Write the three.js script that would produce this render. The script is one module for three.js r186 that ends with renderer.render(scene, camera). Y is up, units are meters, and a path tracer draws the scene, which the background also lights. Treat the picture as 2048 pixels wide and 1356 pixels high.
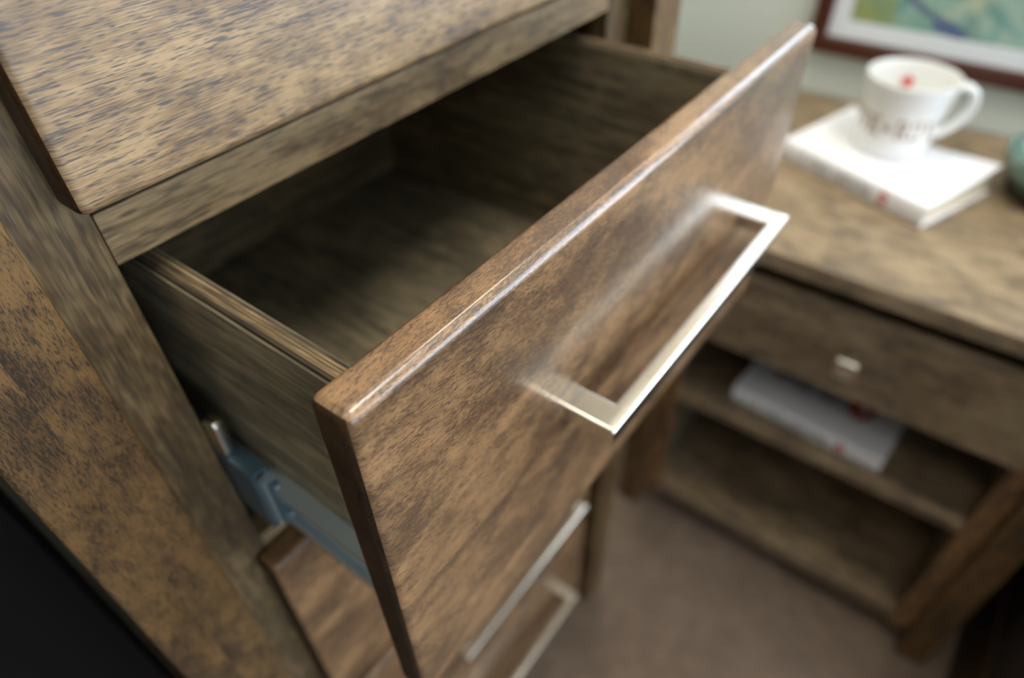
import * as THREE from 'three';
import { RoundedBoxGeometry } from 'three/addons/geometries/RoundedBoxGeometry.js';
import { mergeGeometries } from 'three/addons/utils/BufferGeometryUtils.js';
import { RectAreaLightUniformsLib } from 'three/addons/lights/RectAreaLightUniformsLib.js';

// ---------------------------------------------------------------- camera, light, exposure
// Plan units: 1 unit = 0.234 m, measured from the top left front corner of the open drawer's front;
// U() turns them into metres, Y() also puts the floor at 0.
const S = 0.234, FLOOR = -4.95;
const U = (x) => x * S, Y = (y) => (y - FLOOR) * S, P3 = (x, y, z) => new THREE.Vector3(U(x), Y(y), U(z));

const scene = new THREE.Scene();
const renderer = new THREE.WebGLRenderer({ antialias: true });
renderer.toneMapping = THREE.LinearToneMapping;
renderer.toneMappingExposure = 1.75;
renderer.shadowMap.enabled = true;
RectAreaLightUniformsLib.init();

const camera = new THREE.PerspectiveCamera(53.76, 2048 / 1356, 0.01, 60);
{
  const right = new THREE.Vector3(0.60146, -0.02184, 0.79860), up = new THREE.Vector3(0.55445, 0.73110, -0.39759), back = new THREE.Vector3(-0.57517, 0.68192, 0.45183);
  camera.position.copy(P3(-0.3415, 0.7401, 0.5794));
  camera.quaternion.setFromRotationMatrix(new THREE.Matrix4().makeBasis(right, up, back));
  camera.focus = U(1.16);
  camera.userData.fStop = 3.4;
  camera.updateMatrixWorld();
}
scene.background = new THREE.Color(0.62, 0.78, 1.0);
scene.backgroundIntensity = 2.2;

// every lamp is a glowing mesh with a light of its size in front of it (see lamps at the end of the setting)
const LIGHT = {
  window: { color: [0.78, 0.9, 1.0], power: 2.4 },
  shop: { color: [0.86, 0.94, 1.0], power: 0.8 },
  side: { color: [0.82, 0.91, 1.0], power: 2.8 },
  ceiling: { color: [1.0, 0.93, 0.82], power: 10 },
  lamp: { color: [1.0, 0.52, 0.24], power: 1.6 },
};

// ---------------------------------------------------------------- noise and textures
function rng(seed) { let a = seed >>> 0; return () => { a = (a + 0x6d2b79f5) | 0; let t = Math.imul(a ^ (a >>> 15), 1 | a); t = (t + Math.imul(t ^ (t >>> 7), 61 | t)) ^ t; return ((t ^ (t >>> 14)) >>> 0) / 4294967296; }; }
// one octave of tiling value noise on a w x h grid of pixels with nx x ny cells, added to out
function octave(out, w, h, nx, ny, seed, amp, shear = 0) {
  nx = Math.max(1, Math.round(nx)); ny = Math.max(1, Math.round(ny));
  const r = rng(seed), L = new Float32Array(nx * ny);
  for (let i = 0; i < L.length; i++) L[i] = r() * 2 - 1;
  for (let y = 0; y < h; y++) {
    const fy = (y / h) * ny, y0 = Math.floor(fy), ty = fy - y0, sy = ty * ty * (3 - 2 * ty);
    const a = (y0 % ny) * nx, b = ((y0 + 1) % ny) * nx, off = shear * fy;
    for (let x = 0; x < w; x++) {
      const fx = (x / w) * nx + off, x0 = Math.floor(fx), tx = fx - x0, sx = tx * tx * (3 - 2 * tx);
      const i = ((x0 % nx) + nx) % nx, j = (i + 1) % nx;
      const p = L[a + i] + (L[a + j] - L[a + i]) * sx, q = L[b + i] + (L[b + j] - L[b + i]) * sx;
      out[y * w + x] += amp * (p + (q - p) * sy);
    }
  }
  return out;
}
const sstep = (a, b, x) => { const t = Math.min(1, Math.max(0, (x - a) / (b - a))); return t * t * (3 - 2 * t); };
const mix = (a, b, t) => a + (b - a) * t;
function dataTexture(w, h, put, srgb) {
  const d = new Uint8Array(w * h * 4);
  for (let i = 0; i < w * h; i++) { put(i, d, i * 4); d[i * 4 + 3] = 255; }
  const t = new THREE.DataTexture(d, w, h);
  t.wrapS = t.wrapT = THREE.RepeatWrapping; t.magFilter = THREE.LinearFilter; t.minFilter = THREE.LinearMipmapLinearFilter; t.generateMipmaps = true;
  if (srgb) t.colorSpace = THREE.SRGBColorSpace;
  t.needsUpdate = true;
  return t;
}
// stained maple: W x H metres on w x h pixels; u runs along the grain. Cloudy stain, fibre and dark pores
function woodMaps(o) {
  const { w, h, W, H, seed } = o, n = w * h;
  const cloud = new Float32Array(n), fibre = new Float32Array(n), pore = new Float32Array(n), tilt = o.tilt || 0;
  octave(cloud, w, h, W / o.bl, H / (o.bl * 0.55), seed + 1, 0.5, 0.3);
  octave(cloud, w, h, W / (o.bl * 0.42), H / (o.bl * 0.2), seed + 2, 0.4, -0.4);
  octave(cloud, w, h, W / (o.bl * 0.14), H / (o.bl * 0.08), seed + 3, 0.35, 0.2);
  octave(fibre, w, h, W / 0.12, H / 0.006, seed + 4, o.fig || 0.12); octave(fibre, w, h, W / 0.06, H / 0.0025, seed + 5, o.fig || 0.12);
  octave(fibre, w, h, W / (o.fl * 1.6), H / o.fw, seed + 9, 0.5, tilt); octave(fibre, w, h, W / (o.fl * 0.7), H / (o.fw * 0.6), seed + 10, 0.4, tilt);
  octave(pore, w, h, W / o.fl, H / o.fw, seed + 6, 0.6, tilt); octave(pore, w, h, W / (o.fl * 0.45), H / (o.fw * 0.6), seed + 7, 0.45, tilt);
  octave(pore, w, h, W / (o.fl * 3), H / (o.fw * 3), seed + 8, 0.18, tilt);
  const A = o.light, B = o.mid, D = o.dark, soft = o.soft ?? 0.3, fleck = new Float32Array(n);
  const map = dataTexture(w, h, (i, d, k) => {
    const t = sstep(-0.7, 0.7, cloud[i] * 0.8 + fibre[i] * 0.75);
    const f = sstep(-soft, soft, pore[i] - o.cover - o.mottle * cloud[i]) * o.depth;
    fleck[i] = f;
    for (let c = 0; c < 3; c++) d[k + c] = mix(mix(B[c], A[c], t), D[c], f);
  }, true);
  const bw = w >> 1, bump = dataTexture(bw, h >> 1, (i, d, k) => { d[k] = d[k + 1] = d[k + 2] = 255 * (1 - 0.8 * fleck[Math.floor(i / bw) * 2 * w + (i % bw) * 2]); });
  return { map, bump, W, H };
}
const WOOD = {
  streak: woodMaps({ w: 2048, h: 1024, W: 0.28, H: 0.14, seed: 11, bl: 0.05, fl: 0.0065, fw: 0.00042, tilt: 0.02, light: [174, 144, 104], mid: [128, 101, 69], dark: [60, 56, 62], cover: 0.26, mottle: 0.32, depth: 0.72, soft: 0.36 }),
  fleck: woodMaps({ w: 2048, h: 1024, W: 0.28, H: 0.14, seed: 51, bl: 0.055, fl: 0.0019, fw: 0.00036, tilt: 0.35, light: [160, 122, 82], mid: [112, 82, 52], dark: [56, 42, 36], cover: 0.2, mottle: 0.42, depth: 0.72, soft: 0.45 }),
  post: woodMaps({ w: 2048, h: 512, W: 0.28, H: 0.07, seed: 91, bl: 0.045, fl: 0.0026, fw: 0.00038, tilt: 0.05, light: [150, 112, 70], mid: [108, 79, 50], dark: [50, 40, 36], cover: 0.2, mottle: 0.42, depth: 0.75, soft: 0.42 }),
  rail: woodMaps({ w: 1024, h: 512, W: 0.36, H: 0.12, seed: 131, bl: 0.045, fl: 0.014, fw: 0.0011, tilt: 0.02, light: [158, 132, 95], mid: [112, 90, 62], dark: [66, 56, 48], cover: 0.25, mottle: 0.3, depth: 0.55, soft: 0.5, fig: 0.4 }),
  ply: woodMaps({ w: 1024, h: 512, W: 0.5, H: 0.26, seed: 171, bl: 0.07, fl: 0.03, fw: 0.003, tilt: 0.03, light: [152, 138, 110], mid: [106, 97, 77], dark: [62, 58, 50], cover: 0.35, mottle: 0.2, depth: 0.45, soft: 0.6, fig: 0.6 }),
  desk: woodMaps({ w: 1024, h: 1024, W: 0.7, H: 0.7, seed: 211, bl: 0.09, fl: 0.02, fw: 0.003, tilt: 0.02, light: [156, 136, 108], mid: [120, 101, 76], dark: [64, 59, 54], cover: 0.45, mottle: 0.6, depth: 0.6, soft: 0.5, fig: 0.3 }),
};
function woodMaterial(maps, o = {}) {
  return new THREE.MeshPhysicalMaterial({ map: maps.map, bumpMap: maps.bump, bumpScale: o.bump ?? 0.00008, roughness: o.rough ?? 0.5, specularIntensity: o.spec ?? 0.6, clearcoat: o.coat ?? 0.45, clearcoatRoughness: o.coatRough ?? 0.24, color: new THREE.Color(...(o.tint || [1, 1, 1])) });
}
const M = {
  streak: woodMaterial(WOOD.streak, { coat: 0.9, coatRough: 0.33 }), fleck: woodMaterial(WOOD.fleck, { coat: 1, coatRough: 0.18, rough: 0.42, spec: 1 }), post: woodMaterial(WOOD.post), rail: woodMaterial(WOOD.rail, { coat: 0.25, coatRough: 0.35 }),
  ply: woodMaterial(WOOD.ply, { coat: 0.15, coatRough: 0.4, rough: 0.6 }), desk: woodMaterial(WOOD.desk, { coat: 0.4, coatRough: 0.3 }),
  end: woodMaterial(WOOD.post, { tint: [0.16, 0.145, 0.14], coat: 0.2, coatRough: 0.35, spec: 0.4 }),
  satin: woodMaterial(WOOD.fleck, { coat: 0.35, coatRough: 0.25 }),
  postShaded: woodMaterial(WOOD.post, { tint: [0.60, 0.62, 0.55], coat: 0.3 }), stile: woodMaterial(WOOD.rail, { tint: [0.62, 0.62, 0.58], coat: 0.2, coatRough: 0.35 }),  // front posts, legs and stiles: weaker light put into a darker tint
  plyPale: new THREE.MeshStandardMaterial({ color: new THREE.Color(1.12, 1.16, 1.18), map: WOOD.rail.map, roughness: 0.7 }),
  plyGrey: new THREE.MeshStandardMaterial({ color: new THREE.Color(0.75, 0.78, 0.8), map: WOOD.rail.map, roughness: 0.7 }),
  plyDark: new THREE.MeshStandardMaterial({ color: new THREE.Color(0.3, 0.32, 0.34), map: WOOD.rail.map, roughness: 0.7 }),
  nickel: new THREE.MeshPhysicalMaterial({ color: new THREE.Color(0.8, 0.76, 0.68), metalness: 1, roughness: 0.23 }),
  zinc: new THREE.MeshPhysicalMaterial({ color: new THREE.Color(0.6, 0.72, 0.78), metalness: 0.8, roughness: 0.3 }),
  zincDark: new THREE.MeshPhysicalMaterial({ color: new THREE.Color(0.13, 0.21, 0.27), metalness: 0.7, roughness: 0.35 }),
  white: new THREE.MeshPhysicalMaterial({ color: new THREE.Color('#f1f1ee'), roughness: 0.12, clearcoat: 0.6, clearcoatRoughness: 0.06 }),
  cover: new THREE.MeshPhysicalMaterial({ color: new THREE.Color('#f2f2f6'), roughness: 0.35, clearcoat: 0.2, clearcoatRoughness: 0.2 }),
  black: new THREE.MeshPhysicalMaterial({ color: new THREE.Color('#14110f'), roughness: 0.9, specularIntensity: 0.3 }),  // darkness of the void left of the chest, put into the colour
};

// ---------------------------------------------------------------- builders
const used = new Map();
function numbered(name) { const n = used.get(name) || 0; used.set(name, n + 1); return n ? `${name}_${String(n).padStart(3, '0')}` : name; }
function tag(o, label, category, group) { o.userData.label = label; o.userData.category = category; if (group) o.userData.group = group; return o; }
function thing(name, label, category, at, group) { const g = new THREE.Group(); g.name = numbered(name); g.position.copy(at); scene.add(g); return tag(g, label, category, group); }
function part(name, parent) { const g = new THREE.Group(); g.name = numbered(name); parent.add(g); return g; }
function add(name, geo, mat, parent = scene) { const m = new THREE.Mesh(geo, mat); m.name = numbered(name); parent.add(m); return m; }
function structure(m, label) { m.userData.kind = 'structure'; if (label) m.userData.label = label; return m; }
function origin(o) { const v = new THREE.Vector3(); for (let p = o; p && p !== scene; p = p.parent) v.add(p.position); return v; }

// uv in texture widths; u along the grain axis; the ends of the grain get group 1
let dice = rng(5);
function grainUV(g, grain, maps, offset) {
  const pos = g.attributes.position, uv = new Float32Array(pos.count * 2), ou = offset ? offset[0] : dice(), ov = offset ? offset[1] : dice();
  const ax = [0, 0, 1, 1, 2, 2];
  for (const gr of g.groups) {
    const nrm = ax[gr.materialIndex], other = [0, 1, 2].filter((a) => a !== nrm);
    let a = grain, b = other.find((k) => k !== grain);
    if (nrm === grain) { a = other[0]; b = other[1]; }
    for (let i = gr.start; i < gr.start + gr.count; i++) {
      uv[i * 2] = pos.getComponent(i, a) / maps.W + ou;
      uv[i * 2 + 1] = pos.getComponent(i, b) / maps.H + ov + nrm * 0.31;
    }
  }
  g.setAttribute('uv', new THREE.BufferAttribute(uv, 2));
  for (const gr of g.groups) gr.materialIndex = ax[gr.materialIndex] === grain ? 1 : 0;
  return g;
}
// a board given by its plan-unit extents, the radius of its eased edges in metres and the axis of its grain
function board(name, parent, x, y, z, grain, kind, o = {}) {
  const sx = U(x[1] - x[0]), sy = U(y[1] - y[0]), sz = U(z[1] - z[0]);
  const r = Math.min(o.r ?? 0.0015, 0.45 * Math.min(sx, sy, sz));
  const g = new RoundedBoxGeometry(sx, sy, sz, o.seg ?? 3, r);
  grainUV(g, grain, WOOD[o.maps || kind] || WOOD.ply, o.offset);
  const m = add(name, g, o.mats || [M[kind], o.end || M.end], parent);
  m.position.set(U((x[0] + x[1]) / 2), Y((y[0] + y[1]) / 2), U((z[0] + z[1]) / 2)).sub(origin(parent));
  return m;
}
function box(name, parent, x, y, z, mat, r = 0.001) {
  const sx = U(x[1] - x[0]), sy = U(y[1] - y[0]), sz = U(z[1] - z[0]);
  const m = add(name, new RoundedBoxGeometry(sx, sy, sz, 2, Math.min(r, 0.45 * Math.min(sx, sy, sz))), mat, parent);
  m.position.set(U((x[0] + x[1]) / 2), Y((y[0] + y[1]) / 2), U((z[0] + z[1]) / 2)).sub(origin(parent));
  return m;
}

// ---------------------------------------------------------------- the room
const WX = 5.68, BZ = -3.5, LX = -18, FZ = 16, TOP = 6.6;       // wall planes in plan units
{
  const carpetW = 512, ca = new Float32Array(carpetW * carpetW), cb = new Float32Array(carpetW * carpetW);
  octave(ca, carpetW, carpetW, 200, 200, 301, 0.6); octave(ca, carpetW, carpetW, 90, 90, 302, 0.4);
  octave(cb, carpetW, carpetW, 22, 22, 303, 0.6); octave(cb, carpetW, carpetW, 7, 7, 304, 0.5);
  const cmap = dataTexture(carpetW, carpetW, (i, d, k) => { const t = 0.5 + 0.22 * ca[i] + 0.3 * cb[i]; d[k] = mix(96, 132, t); d[k + 1] = mix(82, 113, t); d[k + 2] = mix(70, 97, t); }, true);
  const cbump = dataTexture(carpetW, carpetW, (i, d, k) => { d[k] = d[k + 1] = d[k + 2] = 128 + 100 * ca[i]; });
  const w = U(WX - LX), dd = U(FZ - BZ);
  for (const t of [cmap, cbump]) t.repeat.set(w / 0.5, dd / 0.5);
  const fl = add('floor', new THREE.BoxGeometry(w + 0.2, 0.1, dd + 0.2), new THREE.MeshStandardMaterial({ map: cmap, bumpMap: cbump, bumpScale: 0.003, roughness: 1 }));
  fl.position.set(U((WX + LX) / 2), -0.05, U((FZ + BZ) / 2)); structure(fl);
  const paint = new THREE.MeshStandardMaterial({ color: new THREE.Color('#d6dcd2'), roughness: 0.9 });
  const cpaint = new THREE.MeshStandardMaterial({ color: new THREE.Color('#e6e4de'), roughness: 0.95 });
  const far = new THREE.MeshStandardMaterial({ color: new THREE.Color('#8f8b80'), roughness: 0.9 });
  const H = Y(TOP);
  const ce = add('ceiling', new THREE.BoxGeometry(w + 0.2, 0.1, dd + 0.2), cpaint); ce.position.set(U((WX + LX) / 2), H + 0.05, U((FZ + BZ) / 2)); structure(ce);
  const bw = add('wall_back', new THREE.BoxGeometry(w + 0.2, H, 0.1), paint); bw.position.set(U((WX + LX) / 2), H / 2, U(BZ) - 0.05); structure(bw);
  const lw = add('wall_left', new THREE.BoxGeometry(0.1, H, dd), far); lw.position.set(U(LX) - 0.05, H / 2, U((FZ + BZ) / 2)); structure(lw);
  // walls with window openings: a0..a1 is the wall's run, the hole is [a, a, y, y]; turn puts the run along +z (right wall) or +x (front wall)
  const wm = new THREE.MeshStandardMaterial({ color: new THREE.Color('#eeeeea'), roughness: 0.5 });
  const glass = new THREE.MeshPhysicalMaterial({ color: 0xffffff, transmission: 1, thickness: 0, roughness: 0, ior: 1.5 });
  function windowWall(wallName, a0, a1, holes, mat, right) {
    const s = new THREE.Shape([[a0, 0], [a1, 0], [a1, H], [a0, H]].map(([a, b]) => new THREE.Vector2(a, b)));
    for (const { hole: [h0, h1, y0, y1] } of holes) s.holes.push(new THREE.Path([[h0, y0], [h0, y1], [h1, y1], [h1, y0]].map(([a, b]) => new THREE.Vector2(a, b))));
    const g = new THREE.ExtrudeGeometry(s, { depth: 0.1, bevelEnabled: false });
    if (right) { g.rotateY(-Math.PI / 2); g.translate(0.1, 0, 0); }
    const wl = add(wallName, g, mat); wl.position.set(right ? U(WX) : 0, 0, right ? 0 : U(FZ)); structure(wl);
    for (const o of holes) windowIn(o, right);
  }
  function windowIn({ index, hole: [h0, h1, y0, y1], panes, lamp }, right) {
    const at = (a, y, off) => (right ? new THREE.Vector3(U(WX) + off, y, a) : new THREE.Vector3(a, y, U(FZ) + off));
    const size = (a, y, t) => (right ? new THREE.BoxGeometry(t, y, a) : new THREE.BoxGeometry(a, y, t));
    const wd = new THREE.Group(); wd.name = 'window_' + index; wd.position.copy(at((h0 + h1) / 2, (y0 + y1) / 2, 0.05)); scene.add(wd); structure(wd);
    const ww = h1 - h0, wh = y1 - y0, t = 0.035;
    const put = (name, geo, m, a, y) => { const f = add(name, geo, m, wd); if (right) f.position.set(0, y, a); else f.position.set(a, y, 0); };
    put('window_frame', size(ww, t, 0.05), wm, 0, wh / 2 - t / 2); put('window_frame', size(ww, t, 0.05), wm, 0, -wh / 2 + t / 2);
    for (let k = 0; k <= panes; k++) put('window_frame', size(t, wh - 2 * t, 0.05), wm, Math.min(ww / 2 - t / 2, Math.max(-ww / 2 + t / 2, -ww / 2 + (ww * k) / panes)), 0);
    for (let k = 0; k < panes; k++) put('window_pane', size(ww / panes - t, wh - 2 * t, 0.004), glass, -ww / 2 + (ww * (k + 0.5)) / panes, 0);
    const l = new THREE.RectAreaLight(new THREE.Color(...lamp.color), lamp.power, ww - 0.1, wh - 0.1);
    l.name = 'window_daylight'; const p = at((h0 + h1) / 2, (y0 + y1) / 2, -0.02); l.position.copy(p);
    l.lookAt(right ? p.x - 1 : p.x, p.y, right ? p.z : p.z - 1); scene.add(l);
  }
  windowWall('wall_right', U(BZ), U(FZ), [
    { index: 1, hole: [U(-0.9), U(2.0), Y(1.1), Y(2.9)], panes: 2, lamp: LIGHT.window },
    { index: 2, hole: [U(3.0), U(13), Y(-1.6), Y(3.4)], panes: 4, lamp: LIGHT.side }], paint, true);
  windowWall('wall_front', U(LX), U(WX) + 0.1, [{ index: 3, hole: [U(-7), U(5.2), Y(-4.6), Y(4.6)], panes: 4, lamp: LIGHT.shop }], far, false);
}
// ceiling light panels
const panelGlow = new THREE.MeshStandardMaterial({ color: 0xffffff, emissive: new THREE.Color(...LIGHT.ceiling.color), emissiveIntensity: 2 });
function ceilingLight(x, z, w, d, share, label) {
  const g = thing('ceiling_light', label, 'light', new THREE.Vector3(U(x), Y(TOP), U(z)), 'ceiling light panels');
  const body = add('housing', new THREE.BoxGeometry(w + 0.04, 0.02, d + 0.04), M.white, g); body.position.y = -0.01;
  const face = add('diffuser', new THREE.BoxGeometry(w, 0.01, d), panelGlow, g); face.position.y = -0.024;
  const l = new THREE.RectAreaLight(new THREE.Color(...LIGHT.ceiling.color), LIGHT.ceiling.power * share, w, d);
  l.name = 'ceiling_panel_light'; l.position.set(U(x), Y(TOP) - 0.035, U(z)); l.lookAt(U(x), 0, U(z)); scene.add(l);
}
ceilingLight(2.2, 2.3, 0.6, 0.6, 0.75, 'square ceiling light panel above the space before the chest and side table');

ceilingLight(4.72, -2.4, 0.42, 0.45, 1, 'oblong ceiling light panel close to the right wall');
ceilingLight(-3.6, 1.2, 0.6, 0.6, 0.1, 'square ceiling light panel over the left part of the room');
// warm lamp on the right wall, high above the picture
{
  const g = thing('wall_lamp', 'warm glowing wall lamp above the framed picture', 'lamp', P3(WX, 3.2, -1.2));
  const brass = new THREE.MeshPhysicalMaterial({ color: new THREE.Color(0.6, 0.45, 0.25), metalness: 1, roughness: 0.3 });
  const plate = new THREE.CylinderGeometry(0.05, 0.05, 0.015, 32); plate.rotateZ(Math.PI / 2); plate.translate(-0.0085, 0, 0); add('plate', plate, brass, g);
  const arm = new THREE.CylinderGeometry(0.008, 0.008, 0.09, 16); arm.rotateZ(Math.PI / 2); arm.translate(-0.055, 0, 0); add('arm', arm, brass, g);
  const shade = new THREE.CapsuleGeometry(0.06, 0.4, 8, 24); shade.rotateX(Math.PI / 2); shade.translate(-0.15, 0, 0);
  add('shade', shade, new THREE.MeshStandardMaterial({ color: 0xffffff, emissive: new THREE.Color(...LIGHT.lamp.color), emissiveIntensity: 1.8 }), g);
  const l = new THREE.RectAreaLight(new THREE.Color(...LIGHT.lamp.color), LIGHT.lamp.power, 0.5, 0.12); l.name = 'wall_lamp_light'; l.position.set(U(WX) - 0.22, Y(3.2), U(-1.2)); l.lookAt(-2, Y(0), U(-0.4)); scene.add(l);
}

// ---------------------------------------------------------------- chest of drawers
const W = 2.033, DH = 1.078, T = 0.092, ZC = -0.655, PITCH = 1.172, XO = 0.045, ZS = -0.748, X1 = -0.113, X2 = -0.339, ZP = -0.631, ZB = -2.75;
const chest = thing('chest_of_drawers', 'tall dark-stained wooden chest with one drawer pulled open', 'chest of drawers', P3(W / 2, FLOOR, (ZP + ZB) / 2));
for (const side of [0, 1]) {
  const f = (a, b) => (side ? [W - b, W - a] : [a, b]);
  board('corner_post', chest, f(X2, X1), [FLOOR, 1.3], [ZP - 0.22, ZP], 1, 'post', { r: 0.002, mats: [M.postShaded, M.end], offset: side ? undefined : [0.2, 0.4] });
  board('corner_post', chest, f(X2, X1), [FLOOR, 1.3], [ZB, ZB + 0.22], 1, 'post', { r: 0.002 });
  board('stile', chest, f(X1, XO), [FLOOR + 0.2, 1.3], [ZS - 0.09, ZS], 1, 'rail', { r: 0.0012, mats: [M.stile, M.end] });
  board('side_panel', chest, f(X1 - 0.13, X1 - 0.05), [FLOOR + 0.2, 1.3], [ZB + 0.22, ZP - 0.22], 1, 'post');
}
for (let k = -1; k < 5; k++) board('rail', chest, [XO, W - XO], [-0.072 - k * PITCH, 0.05 - k * PITCH], [ZS - 0.09, ZS], 0, 'rail', { r: 0.0012 });
board('back_panel', chest, [X1, W - X1], [FLOOR + 0.2, 1.3], [ZB + 0.02, ZB + 0.06], 1, 'ply');
board('top', chest, [X2 - 0.06, W - X2 + 0.06], [1.3, 1.4], [ZB - 0.04, ZP + 0.09], 0, 'desk', { r: 0.004 });
board('bottom_panel', chest, [X1, W - X1], [-4.62, -4.56], [ZB + 0.06, ZS - 0.09], 0, 'ply');

// pull: a flat U of brushed metal, its legs wide and its bar narrow
const HX0 = 0.602, HX1 = 1.762, HY = -0.521, HL = 0.142;
const pullGeo = (() => {
  const w = U(HX1 - HX0), l = U(HL), leg = U(0.085), bar = U(0.045), e = 0.0021, h = 0.0125;
  const s = new THREE.Shape([[e, 0], [leg - e, 0], [leg - e, l - bar + e], [w - leg + e, l - bar + e], [w - leg + e, 0], [w - e, 0], [w - e, l - e], [e, l - e]].map(([a, b]) => new THREE.Vector2(a, b)));
  const g = new THREE.ExtrudeGeometry(s, { depth: h - 2 * e, bevelEnabled: true, bevelSize: e, bevelThickness: e, bevelSegments: 4 });
  g.rotateX(Math.PI / 2); g.translate(0, -e, 0);      // shape y -> +z, thickness downwards
  return g;
})();
function pull(parent, y, z) { const m = add('handle', pullGeo, M.nickel, parent); m.position.copy(P3(HX0, y, z - 0.002)).sub(origin(parent)); m.userData.label = 'brushed metal bar pull'; return m; }
function drawerFront(parent, k, z, kind, offset, mats) { return board('drawer_front', parent, [0, W], [-DH - k * PITCH, -k * PITCH], [z - T, z], 0, kind, { r: 0.0055, seg: 5, offset, mats }); }
// the four closed drawers
[[-1, 'streak', [0.5, 0.5]], [1, 'fleck', [0.1, 0.3]], [2, 'fleck', [0.7, 0.6]], [3, 'fleck', [0.2, 0.9]]].forEach(([k, kind, off]) => {
  const d = part('drawer', chest); d.position.copy(P3(W / 2, -DH - k * PITCH, ZC - T)).sub(chest.position);
  drawerFront(d, k, ZC, kind, off, k > 0 ? [M.satin, M.end] : undefined);
  pull(d, HY - k * PITCH, ZC);
});
// the open drawer
{
  const d = part('drawer', chest); d.position.copy(P3(W / 2, -DH, -T)).sub(chest.position); d.userData.label = 'open drawer with plywood sides';
  drawerFront(d, 0, 0, 'fleck', [0.5, 0.5]);
  pull(d, HY, 0);
  const zb = -T - 1.85, xl = 0.117, th = 0.06, n = 8;
  const layers = ['plyPale', 'plyDark', 'plyGrey', 'plyPale', 'plyGrey', 'plyPale', 'plyDark', 'plyPale'];
  for (const side of [0, 1]) for (let i = 0; i < n; i++) {
    const a = xl + (th * i) / n, b = xl + (th * (i + 1)) / n, x = side ? [W - b, W - a] : [a, b];
    const face = i === 0 || i === n - 1;
    const mat = M[layers[i]];
    board('side_ply', d, x, [-1.06, -0.15 - (face ? 0.006 : 0) + (i % 3) * 0.0015], [zb, -T], 2, 'ply', { mats: [face ? M.ply : mat, mat], r: 0.0003, seg: 2, offset: face ? [0.3 + side * 0.4, 0.2] : undefined });
  }
  board('drawer_bottom', d, [xl + th, W - xl - th], [-1.045, -1.015], [zb, -T], 2, 'ply', { r: 0.0004 });
  board('drawer_back', d, [xl + th, W - xl - th], [-1.0, -0.17], [zb, zb + 0.055], 0, 'ply', { r: 0.0006 });
}
// ball-bearing slide on the left of the open drawer
{
  const s = part('drawer_slide', chest); s.position.copy(P3(0.08, -0.8, -1.4)).sub(chest.position); s.userData.label = 'zinc-plated ball-bearing slide';
  const channel = (x0, x1, y0, y1, t, lip) => {         // a C lying open towards x1
    const p = [[x0, y0], [x1, y0], [x1, y0 + lip], [x1 - t, y0 + lip], [x1 - t, y0 + t], [x0 + t, y0 + t], [x0 + t, y1 - t], [x1 - t, y1 - t], [x1 - t, y1 - lip], [x1, y1 - lip], [x1, y1], [x0, y1]];
    return new THREE.Shape(p.map(([a, b]) => new THREE.Vector2(U(a), U(b))));
  };
  const run = (name, shape, z0, z1, mat) => {
    const g = new THREE.ExtrudeGeometry(shape, { depth: U(z1 - z0), bevelEnabled: true, bevelSize: 0.0003, bevelThickness: 0.0003, bevelSegments: 1 });
    const m = add(name, g, mat, s); m.position.copy(P3(0, 0, z0)).sub(origin(s)); return m;
  };
  run('cabinet_member', channel(0.049, 0.096, -0.93, -0.69, 0.008, 0.03), -2.3, -0.6, M.zincDark);
  run('middle_member', channel(0.06, 0.1, -0.905, -0.715, 0.007, 0.05), -2.0, -0.575, M.zinc);
  const inner = channel(-0.1165, -0.075, -0.885, -0.735, 0.007, 0.03);
  const flip = new THREE.Shape(inner.getPoints().map((p) => new THREE.Vector2(-p.x, p.y)).reverse());
  run('drawer_member', flip, -1.9, -0.1, M.zinc);
  box('ball_retainer', s, [0.066, 0.094, ], [-0.9, -0.72], [-0.6, -0.555], M.zincDark, 0.001);
  for (const y of [-0.745, -0.87]) for (const z of [-0.56, -0.6]) { const b = add('ball', new THREE.SphereGeometry(0.0032, 16, 10), M.zinc, s); b.position.copy(P3(0.086, y, z)).sub(origin(s)); }
  box('bracket', s, [0.046, 0.085], [-0.69, -0.56], [-0.76, -0.7], M.nickel, 0.004);
}

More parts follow.
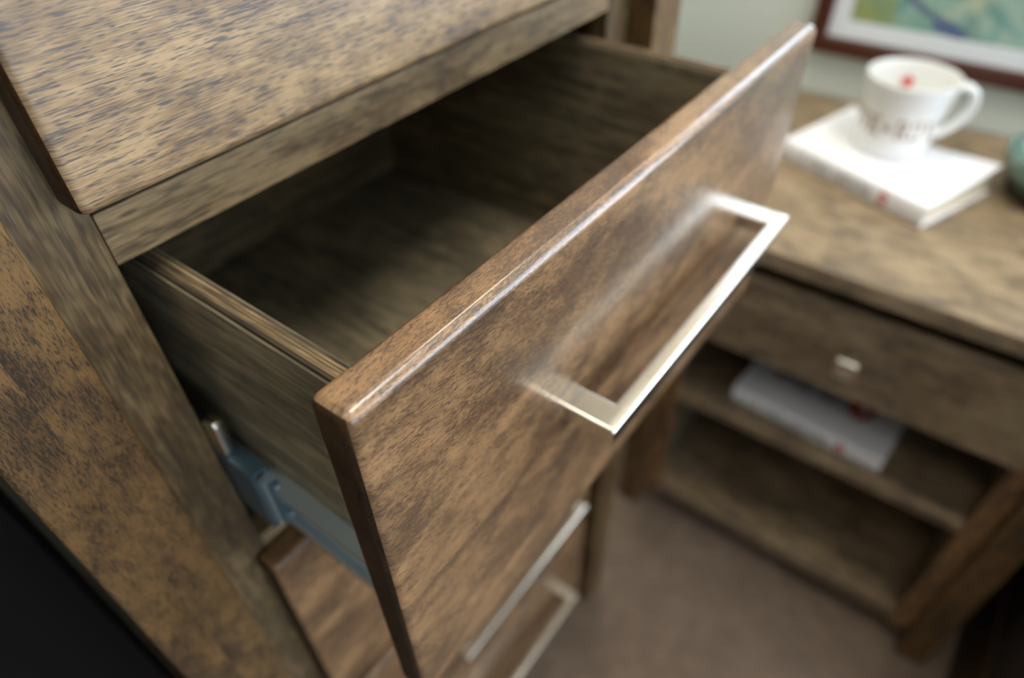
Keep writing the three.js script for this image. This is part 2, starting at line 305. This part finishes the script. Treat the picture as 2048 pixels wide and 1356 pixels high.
// ---------------------------------------------------------------- side table with shelves
const TABLE = { x: 3.3, xs: 3.37, xl: 3.275, top: -1.665, wall: WX - 0.02 };
const table = thing('side_table', 'wooden side table with one shallow drawer over two open shelves', 'table', P3(4.45, FLOOR, 0.42));
{
  const x = TABLE.x, xs = TABLE.xs, back = 5.5;
  board('tabletop', table, [3.235, TABLE.wall], [-1.79, TABLE.top], [-1.1, 1.95], 2, 'desk', { r: 0.003, offset: [0.45, 0.3] });
  for (const [z0, z1] of [[1.62, 1.82], [-0.98, -0.78]]) { board('leg', table, [TABLE.xl, TABLE.xl + 0.2], [FLOOR, -1.79], [z0, z1], 1, 'post', { r: 0.002, mats: [M.postShaded, M.end] }); board('leg', table, [back - 0.2, back], [FLOOR, -1.79], [z0, z1], 1, 'post', { r: 0.002, mats: [M.postShaded, M.end] }); }
  for (const [z0, z1] of [[1.475, 1.62], [-0.78, -0.635]]) board('stile', table, [xs, xs + 0.09], [-4.75, -1.79], [z0, z1], 1, 'post');
  board('rail', table, [xs + 0.12, xs + 0.2], [-1.98, -1.79], [-0.635, 1.475], 2, 'rail');
  board('rail', table, [xs, xs + 0.09], [-2.66, -2.55], [-0.635, 1.475], 2, 'rail');
  const d = part('drawer', table); d.position.copy(P3(x, -2.6, 0.42)).sub(table.position);
  board('drawer_front', d, [x, xs], [-2.6, -1.935], [-0.68, 1.52], 2, 'desk', { r: 0.003 });
  const k = part('knob', d); k.position.copy(P3(x, -2.28, 0.43)).sub(origin(d)); k.userData.label = 'square brushed metal knob';
  const head = new RoundedBoxGeometry(0.016, 0.036, 0.032, 3, 0.004); head.translate(-0.024, 0, 0);
  const neck = new THREE.CylinderGeometry(0.006, 0.009, 0.02, 20); neck.rotateZ(Math.PI / 2); neck.translate(-0.009, 0, 0);
  // one mesh: head and neck are turned from one piece
  const kg = mergeGeometries([head, neck.toNonIndexed()].map((g) => { g.clearGroups(); return g; }));
  d.remove(k); const km = add('knob', kg, M.nickel, d); km.position.copy(P3(x, -2.28, 0.43)).sub(origin(d)); km.userData.label = 'square brushed metal knob';
  board('shelf', table, [xs + 0.005, back - 0.06], [-3.41, -3.31], [-0.7, 1.54], 2, 'desk', { r: 0.002 });
  board('shelf', table, [xs + 0.005, back - 0.06], [-4.70, -4.56], [-0.7, 1.54], 2, 'desk', { r: 0.002 });
  board('back_panel', table, [back - 0.06, back - 0.02], [-4.75, -1.79], [-0.8, 1.64], 1, 'ply');
  for (const [z0, z1] of [[1.545, 1.62], [-0.78, -0.705]]) board('side_panel', table, [xs + 0.09, back - 0.06], [-4.75, -1.79], [z0, z1], 1, 'ply');
}

// ---------------------------------------------------------------- books
function canvasTexture(w, h, draw) {
  const c = document.createElement('canvas'); c.width = w; c.height = h; draw(c.getContext('2d'), w, h);
  const t = new THREE.CanvasTexture(c); t.colorSpace = THREE.SRGBColorSpace; t.anisotropy = 8; return t;
}
function bookPrint(w, h, large) {
  return canvasTexture(w, h, (c) => {
    c.fillStyle = '#f1f1f5'; c.fillRect(0, 0, w, h);
    const r = rng(large ? 77 : 78);
    c.fillStyle = '#6d7078';
    const rows = large ? [[0.22, 0.10], [0.42, 0.2]] : [[0.25, 0.5]];
    for (const [y, s] of rows) {       // the title, too small to read in the photograph: upright strokes
      let x = w * 0.17;
      while (x < w * 0.66) {
        const ww = h * s * (0.25 + 0.3 * r());
        if (r() < 0.8) { c.fillRect(x, h * y, ww * 0.28, h * s); c.fillRect(x, h * (y + s * (r() < 0.5 ? 0 : 0.45)), ww * 0.8, h * s * 0.16); if (r() < 0.6) c.fillRect(x + ww * 0.62, h * (y + s * 0.2), ww * 0.22, h * s * 0.8); }
        x += ww * 1.15;
      }
    }
    c.fillStyle = '#cc5a55'; c.beginPath(); c.ellipse(w * 0.745, h * (large ? 0.5 : 0.5), h * (large ? 0.13 : 0.2), h * (large ? 0.16 : 0.3), 0, 0, 7); c.fill();
    c.fillStyle = '#f1f1f5'; c.fillRect(w * 0.742, h * 0.44, h * 0.06, h * 0.1);
  });
}
const spinePrint = new THREE.MeshPhysicalMaterial({ map: bookPrint(1024, 128, false), roughness: 0.35, clearcoat: 0.2, clearcoatRoughness: 0.2 });
const coverPrint = new THREE.MeshPhysicalMaterial({ map: bookPrint(1024, 640, true), roughness: 0.35, clearcoat: 0.2, clearcoatRoughness: 0.2 });
const paper = (() => {
  const w = 64, h = 256, a = new Float32Array(w * h); octave(a, w, h, 2, 120, 411, 0.6); octave(a, w, h, 3, 60, 412, 0.4);
  return new THREE.MeshStandardMaterial({ roughness: 0.9, map: dataTexture(w, h, (i, d, k) => { const t = 0.5 + 0.5 * a[i]; d[k] = mix(200, 236, t); d[k + 1] = mix(184, 222, t); d[k + 2] = mix(150, 196, t); }, true) });
})();
// a book lying on its back cover; local x = along the spine, local z = away from the spine; lift raises the fore edge of the front cover
function book(label, at, turn, L, D, H, lift, printed) {
  const g = thing('book', label, 'book', at, undefined); g.rotation.y = turn;
  const t = 0.003;
  const slab = (name, y, tilt, mat, curve) => {
    const geo = new THREE.BoxGeometry(L, t, D, 30, 1, 20), p = geo.attributes.position;
    for (let i = 0; i < p.count; i++) {
      const u = p.getX(i) / L + 0.5, v = p.getZ(i) / D + 0.5;
      p.setY(i, p.getY(i) + tilt * v * v * Math.max(0, 1 - u / 0.36) + (curve ? curve * Math.max(0, 1 - (1 - u) * 5) * Math.max(0, v - 0.2) : 0));
      p.setZ(i, p.getZ(i) + D / 2); p.setX(i, p.getX(i) + L / 2);
    }
    geo.computeVertexNormals();
    if (mat === coverPrint) { const uv = geo.attributes.uv; for (let i = 0; i < p.count; i++) uv.setXY(i, 1 - p.getX(i) / L, p.getZ(i) / D); geo.clearGroups(); } else geo.clearGroups();
    const m = add(name, geo, mat, g); m.position.y = y; return m;
  };
  slab('back_cover', t / 2 + 0.0002, 0, M.cover, 0);
  slab('front_cover', H - t / 2, lift, printed ? coverPrint : M.cover, lift * 1.2);
  // rounded spine
  const arc = [], N = 10; for (let i = 0; i <= N; i++) { const a = -Math.PI / 2 + (Math.PI * i) / N; arc.push([-Math.cos(a) * 0.005, H / 2 + Math.sin(a) * H / 2]); }
  const s = new THREE.Shape([...arc, ...arc.map(([a, b]) => [a + 0.0028, H / 2 + (b - H / 2) * 0.94]).reverse()].map(([a, b]) => new THREE.Vector2(-a, b)));
  const sg = new THREE.ExtrudeGeometry(s, { depth: L, bevelEnabled: false }); sg.rotateY(Math.PI / 2);
  const q = sg.attributes.position, uv = sg.attributes.uv; for (let i = 0; i < q.count; i++) uv.setXY(i, 1 - q.getX(i) / L, q.getY(i) / H); sg.clearGroups();
  add('spine', sg, spinePrint, g);
  const pg = new RoundedBoxGeometry(L - 0.01, H - 2 * t - 0.0006, D - 0.008, 2, 0.0008); pg.translate(L / 2, H / 2, D / 2 - 0.002); pg.clearGroups();
  add('page_block', pg, paper, g);
  return g;
}
{
  // spine starts at the near right end
  const u = new THREE.Vector3(-0.352, 0, 0.936), L = U(1.12), D = U(0.74), H = U(0.15);
  const right = P3(3.99, TABLE.top, 0.452);
  book('white hardcover book under the white mug on the side table', right, Math.atan2(u.z, -u.x), L, D, H, 0.013, false);
}
book('white hardcover book lying alone on the upper open shelf', P3(3.475, -3.3095, 0.89), Math.atan2(0.998, 0.07), U(1.15), U(0.75), U(0.145), 0.0, true);

// ---------------------------------------------------------------- mug
{
  const base = P3(4.66, TABLE.top + 0.153, 0.03), h = 0.117, r1 = U(0.287), r0 = U(0.232);
  const g = thing('mug', 'wide white ceramic mug with brown lettering standing on the white book', 'mug', base);
  const prof = (inset) => { const p = []; for (let i = 0; i <= 24; i++) { const t = i / 24; p.push([r0 + (r1 - r0) * (0.62 * t + 0.38 * t * t * t) - inset, t * h]); } return p; };
  const out = prof(0), inn = prof(0.0036);
  const lettering = canvasTexture(2048, 512, (c, w, hh) => {
    c.fillStyle = '#f1f1ee'; c.fillRect(0, 0, w, hh);
    c.fillStyle = '#8a6a48'; c.font = 'bold 180px serif'; c.textAlign = 'center'; c.textBaseline = 'middle';
    const word = ['V', 'V', 'K', '\u2022', 'R', '2', 'Y'];
    word.forEach((ch, i) => c.fillText(ch, w * 0.5 + (i - 3) * 118, hh * 0.56));
  });
  const face = new THREE.MeshPhysicalMaterial({ map: lettering, roughness: 0.12, clearcoat: 0.5, clearcoatRoughness: 0.06 });
  const bodyPts = [[0, 0.002], [r0 - 0.006, 0.002], [r0 - 0.004, 0], [r0 - 0.0015, 0.0006], ...out.slice(1, 24), [r1 - 0.0002, h - 0.001], [r1 - 0.0012, h], [r1 - 0.0024, h], [r1 - 0.0036, h - 0.0012]].map(([a, b]) => new THREE.Vector2(a, b));
  const bg = new THREE.LatheGeometry(bodyPts, 96);
  { const p = bg.attributes.position, uv = bg.attributes.uv; for (let i = 0; i < p.count; i++) uv.setY(i, p.getY(i) / h); }
  const body = add('cup', bg, face, g); body.rotation.y = 1.5;
  const ig = new THREE.LatheGeometry([[0, 0.006], [r0 - 0.012, 0.006], [r0 - 0.006, 0.009], ...inn.slice(3, 24), [r1 - 0.0036, h - 0.0012]].map(([a, b]) => new THREE.Vector2(a, b)).reverse(), 96);
  add('cup_interior', ig, M.white, g);
  // small red mark printed inside, near the rim on the far wall
  const mk = new THREE.Shape(); mk.moveTo(0, 0.0115); for (let i = 1; i <= 10; i++) { const a = Math.PI / 2 + (i / 10) * Math.PI * 2, r = i % 2 ? 0.0062 : 0.0115; mk.lineTo(Math.cos(a) * r, Math.sin(a) * r); }
  const mg = new THREE.ExtrudeGeometry(mk, { depth: 0.0004, bevelEnabled: false });
  const mm = add('red_mark', mg, new THREE.MeshStandardMaterial({ color: new THREE.Color('#d8281c'), roughness: 0.3 }), g);
  const dir = new THREE.Vector3(0.97, 0, -0.24).normalize(), rr = r0 + (r1 - r0) * (0.62 * 0.72 + 0.38 * 0.373) - 0.0046;
  mm.position.set(dir.x * rr, h * 0.72, dir.z * rr); mm.lookAt(base.clone().add(new THREE.Vector3(0, h * 0.72 + 0.012, 0)));
  mm.userData.label = 'small red printed mark';
  const c = new THREE.CatmullRomCurve3([[r1 - 0.007, 0.098], [r1 + 0.012, 0.101], [r1 + 0.029, 0.09], [r1 + 0.033, 0.068], [r1 + 0.022, 0.044], [r1 + 0.004, 0.028], [r0 + 0.003, 0.02]].map(([a, b]) => new THREE.Vector3(a, b, 0)));
  const hg = new THREE.TubeGeometry(c, 48, 0.0062, 14); { const p = hg.attributes.position; for (let i = 0; i < p.count; i++) p.setZ(i, p.getZ(i) * 1.45); } hg.computeVertexNormals();
  const hd = add('handle', hg, M.white, g); hd.rotation.y = -1.05;
}

// ---------------------------------------------------------------- bowl at the right edge of the table
{
  const g = thing('bowl', 'green glass bowl with dark base on the side table beside the book', 'bowl', P3(4.84, TABLE.top, 1.05));
  const gl = new THREE.MeshPhysicalMaterial({ color: new THREE.Color('#6c8577'), roughness: 0.15, clearcoat: 0.5 }), dk = new THREE.MeshPhysicalMaterial({ color: new THREE.Color('#2e2a1c'), roughness: 0.3 });
  add('bowl_body', new THREE.LatheGeometry([[0, 0.012], [0.03, 0.013], [0.06, 0.026], [0.078, 0.05], [0.082, 0.07], [0.0835, 0.071], [0.085, 0.07], [0.082, 0.046], [0.064, 0.021], [0.04, 0.01], [0, 0.009]].map(([a, b]) => new THREE.Vector2(a, b)), 64), gl, g);
  add('base', new THREE.LatheGeometry([[0, 0], [0.05, 0], [0.062, 0.004], [0.07, 0.02], [0.066, 0.0225], [0.041, 0.0098], [0, 0.0088]].map(([a, b]) => new THREE.Vector2(a, b)), 64), dk, g);
}

// ---------------------------------------------------------------- framed painting
{
  const y0 = -1.32, y1 = 0.62, z0 = -0.93, z1 = 1.75, f = 0.13;
  const g = thing('framed_picture', 'framed abstract painting with a white mat in a reddish wood frame', 'picture', P3(WX, (y0 + y1) / 2, (z0 + z1) / 2));
  const wood = new THREE.MeshPhysicalMaterial({ color: new THREE.Color('#4a2010'), roughness: 0.4, clearcoat: 0.4, clearcoatRoughness: 0.25 });
  const xf = [WX - 0.1, WX - 0.002];
  box('frame_bar', g, xf, [y0, y0 + f], [z0, z1], wood, 0.003); box('frame_bar', g, xf, [y1 - f, y1], [z0, z1], wood, 0.003);
  box('frame_bar', g, xf, [y0 + f, y1 - f], [z0, z0 + f], wood, 0.003); box('frame_bar', g, xf, [y0 + f, y1 - f], [z1 - f, z1], wood, 0.003);
  const mat = new THREE.MeshStandardMaterial({ color: new THREE.Color('#e9edf0'), roughness: 0.9 });
  const hole = [y0 + f + 0.13, y1 - f - 0.13, z0 + f + 0.13, z1 - f - 0.13];
  const sh = new THREE.Shape([[z0 + f, y0 + f], [z1 - f, y0 + f], [z1 - f, y1 - f], [z0 + f, y1 - f]].map(([a, b]) => new THREE.Vector2(U(a), Y(b))));
  sh.holes.push(new THREE.Path([[hole[2], hole[0]], [hole[2], hole[1]], [hole[3], hole[1]], [hole[3], hole[0]]].map(([a, b]) => new THREE.Vector2(U(a), Y(b)))));
  const mg = new THREE.ExtrudeGeometry(sh, { depth: 0.002, bevelEnabled: false }); mg.rotateY(-Math.PI / 2);
  const mm = add('mat', mg, mat, g); mm.position.set(U(WX - 0.045), 0, 0).sub(new THREE.Vector3(g.position.x, g.position.y, g.position.z));
  const w = 512, h = 340, tx = canvasTexture(w, h, (c) => {
    c.fillStyle = '#9fb8aa'; c.fillRect(0, 0, w, h);
    const r = rng(909), cols = ['#7fa9a0', '#b9c3a4', '#5f938f', '#8fb39a', '#c2bf9c', '#6f8f7c', '#a9c4bd', '#4f8088'];
    for (let i = 0; i < 420; i++) {
      const x = r() * w, y = r() * h, near = x / w;
      c.globalAlpha = 0.25 + 0.3 * r();
      c.fillStyle = near < 0.16 ? ['#9a9f5c', '#7d9060', '#aaa867', '#64785a'][Math.floor(r() * 4)] : cols[Math.floor(r() * cols.length)];
      c.beginPath(); c.ellipse(x, y, 8 + 34 * r(), 5 + 16 * r(), r() * 3, 0, 7); c.fill();
    }
    c.globalAlpha = 0.75; c.lineCap = 'round'; c.strokeStyle = '#59617a';
    c.lineWidth = 11; c.beginPath(); c.moveTo(w * 0.10, h * 0.70); c.quadraticCurveTo(w * 0.2, h * 0.88, w * 0.34, h * 0.92); c.stroke();
    c.strokeStyle = '#46558a'; c.lineWidth = 16; c.beginPath(); c.moveTo(w * 0.29, h * 0.93); c.lineTo(w * 0.37, h * 0.95); c.stroke();
    c.strokeStyle = '#3d6068'; c.lineWidth = 12; c.beginPath(); c.moveTo(w * 0.5, h * 0.5); c.quadraticCurveTo(w * 0.7, h * 0.72, w * 0.9, h * 0.8); c.stroke();
  });
  const pg = new THREE.BoxGeometry(0.001, U(hole[1] - hole[0] + 0.1), U(hole[3] - hole[2] + 0.1));
  // left face (towards -x) shows u growing with +z
  const pm = add('painting', pg, new THREE.MeshStandardMaterial({ map: tx, roughness: 0.85 }), g); pm.position.set(-U(0.03), 0, 0);
  box('backing', g, [WX - 0.025, WX - 0.008], [y0 + f - 0.03, y1 - f + 0.03], [z0 + f - 0.03, z1 - f + 0.03], wood, 0.0005);
}

// ---------------------------------------------------------------- dark cabinets added to fill shaded areas
{
  const c = thing('void_fill_cabinet', 'added black cabinet filling the dark void left of the chest of drawers', 'cabinet', P3(-1.4, FLOOR, -1.9));  // added black mass where there is only an unlit void
  box('carcass', c, [-2.4, -0.36], [FLOOR + 0.2, 0.9], [-2.8, -1.38], M.black, 0.002);
  box('door', c, [-2.38, -0.38], [FLOOR + 0.3, 0.88], [-1.375, -1.3], M.black, 0.003);
  box('plinth', c, [-2.36, -0.4], [FLOOR, FLOOR + 0.2], [-2.75, -1.45], M.black, 0.001);
  const b = thing('shade_fill_cabinet', 'added dark cabinet side filling the shaded area beyond the front leg of the side table', 'cabinet', P3(4.2, FLOOR, 3.2));  // guessed unit, added to fill the shaded area past the leg
  const dk = new THREE.MeshPhysicalMaterial({ color: new THREE.Color('#1c130d'), roughness: 0.6 });  // shade of the narrow gap put into a near-black colour
  box('side_panel', b, [2.6, 5.5], [-4.15, -1.8], [2.03, 2.1], dk, 0.001);
  board('bottom_rail', b, [2.6, 5.5], [FLOOR, -4.15], [2.012, 2.1], 0, 'post', { r: 0.002, mats: [M.end, M.end] });
  box('carcass', b, [2.62, 5.48], [FLOOR + 0.1, -1.82], [2.1, 4.4], dk, 0.001);
  board('top', b, [2.55, 5.55], [-1.8, -1.68], [1.99, 4.45], 2, 'desk', { r: 0.003 });
}

scene.traverse((o) => { if (o.isMesh) { o.castShadow = true; o.receiveShadow = true; } });
renderer.render(scene, camera);
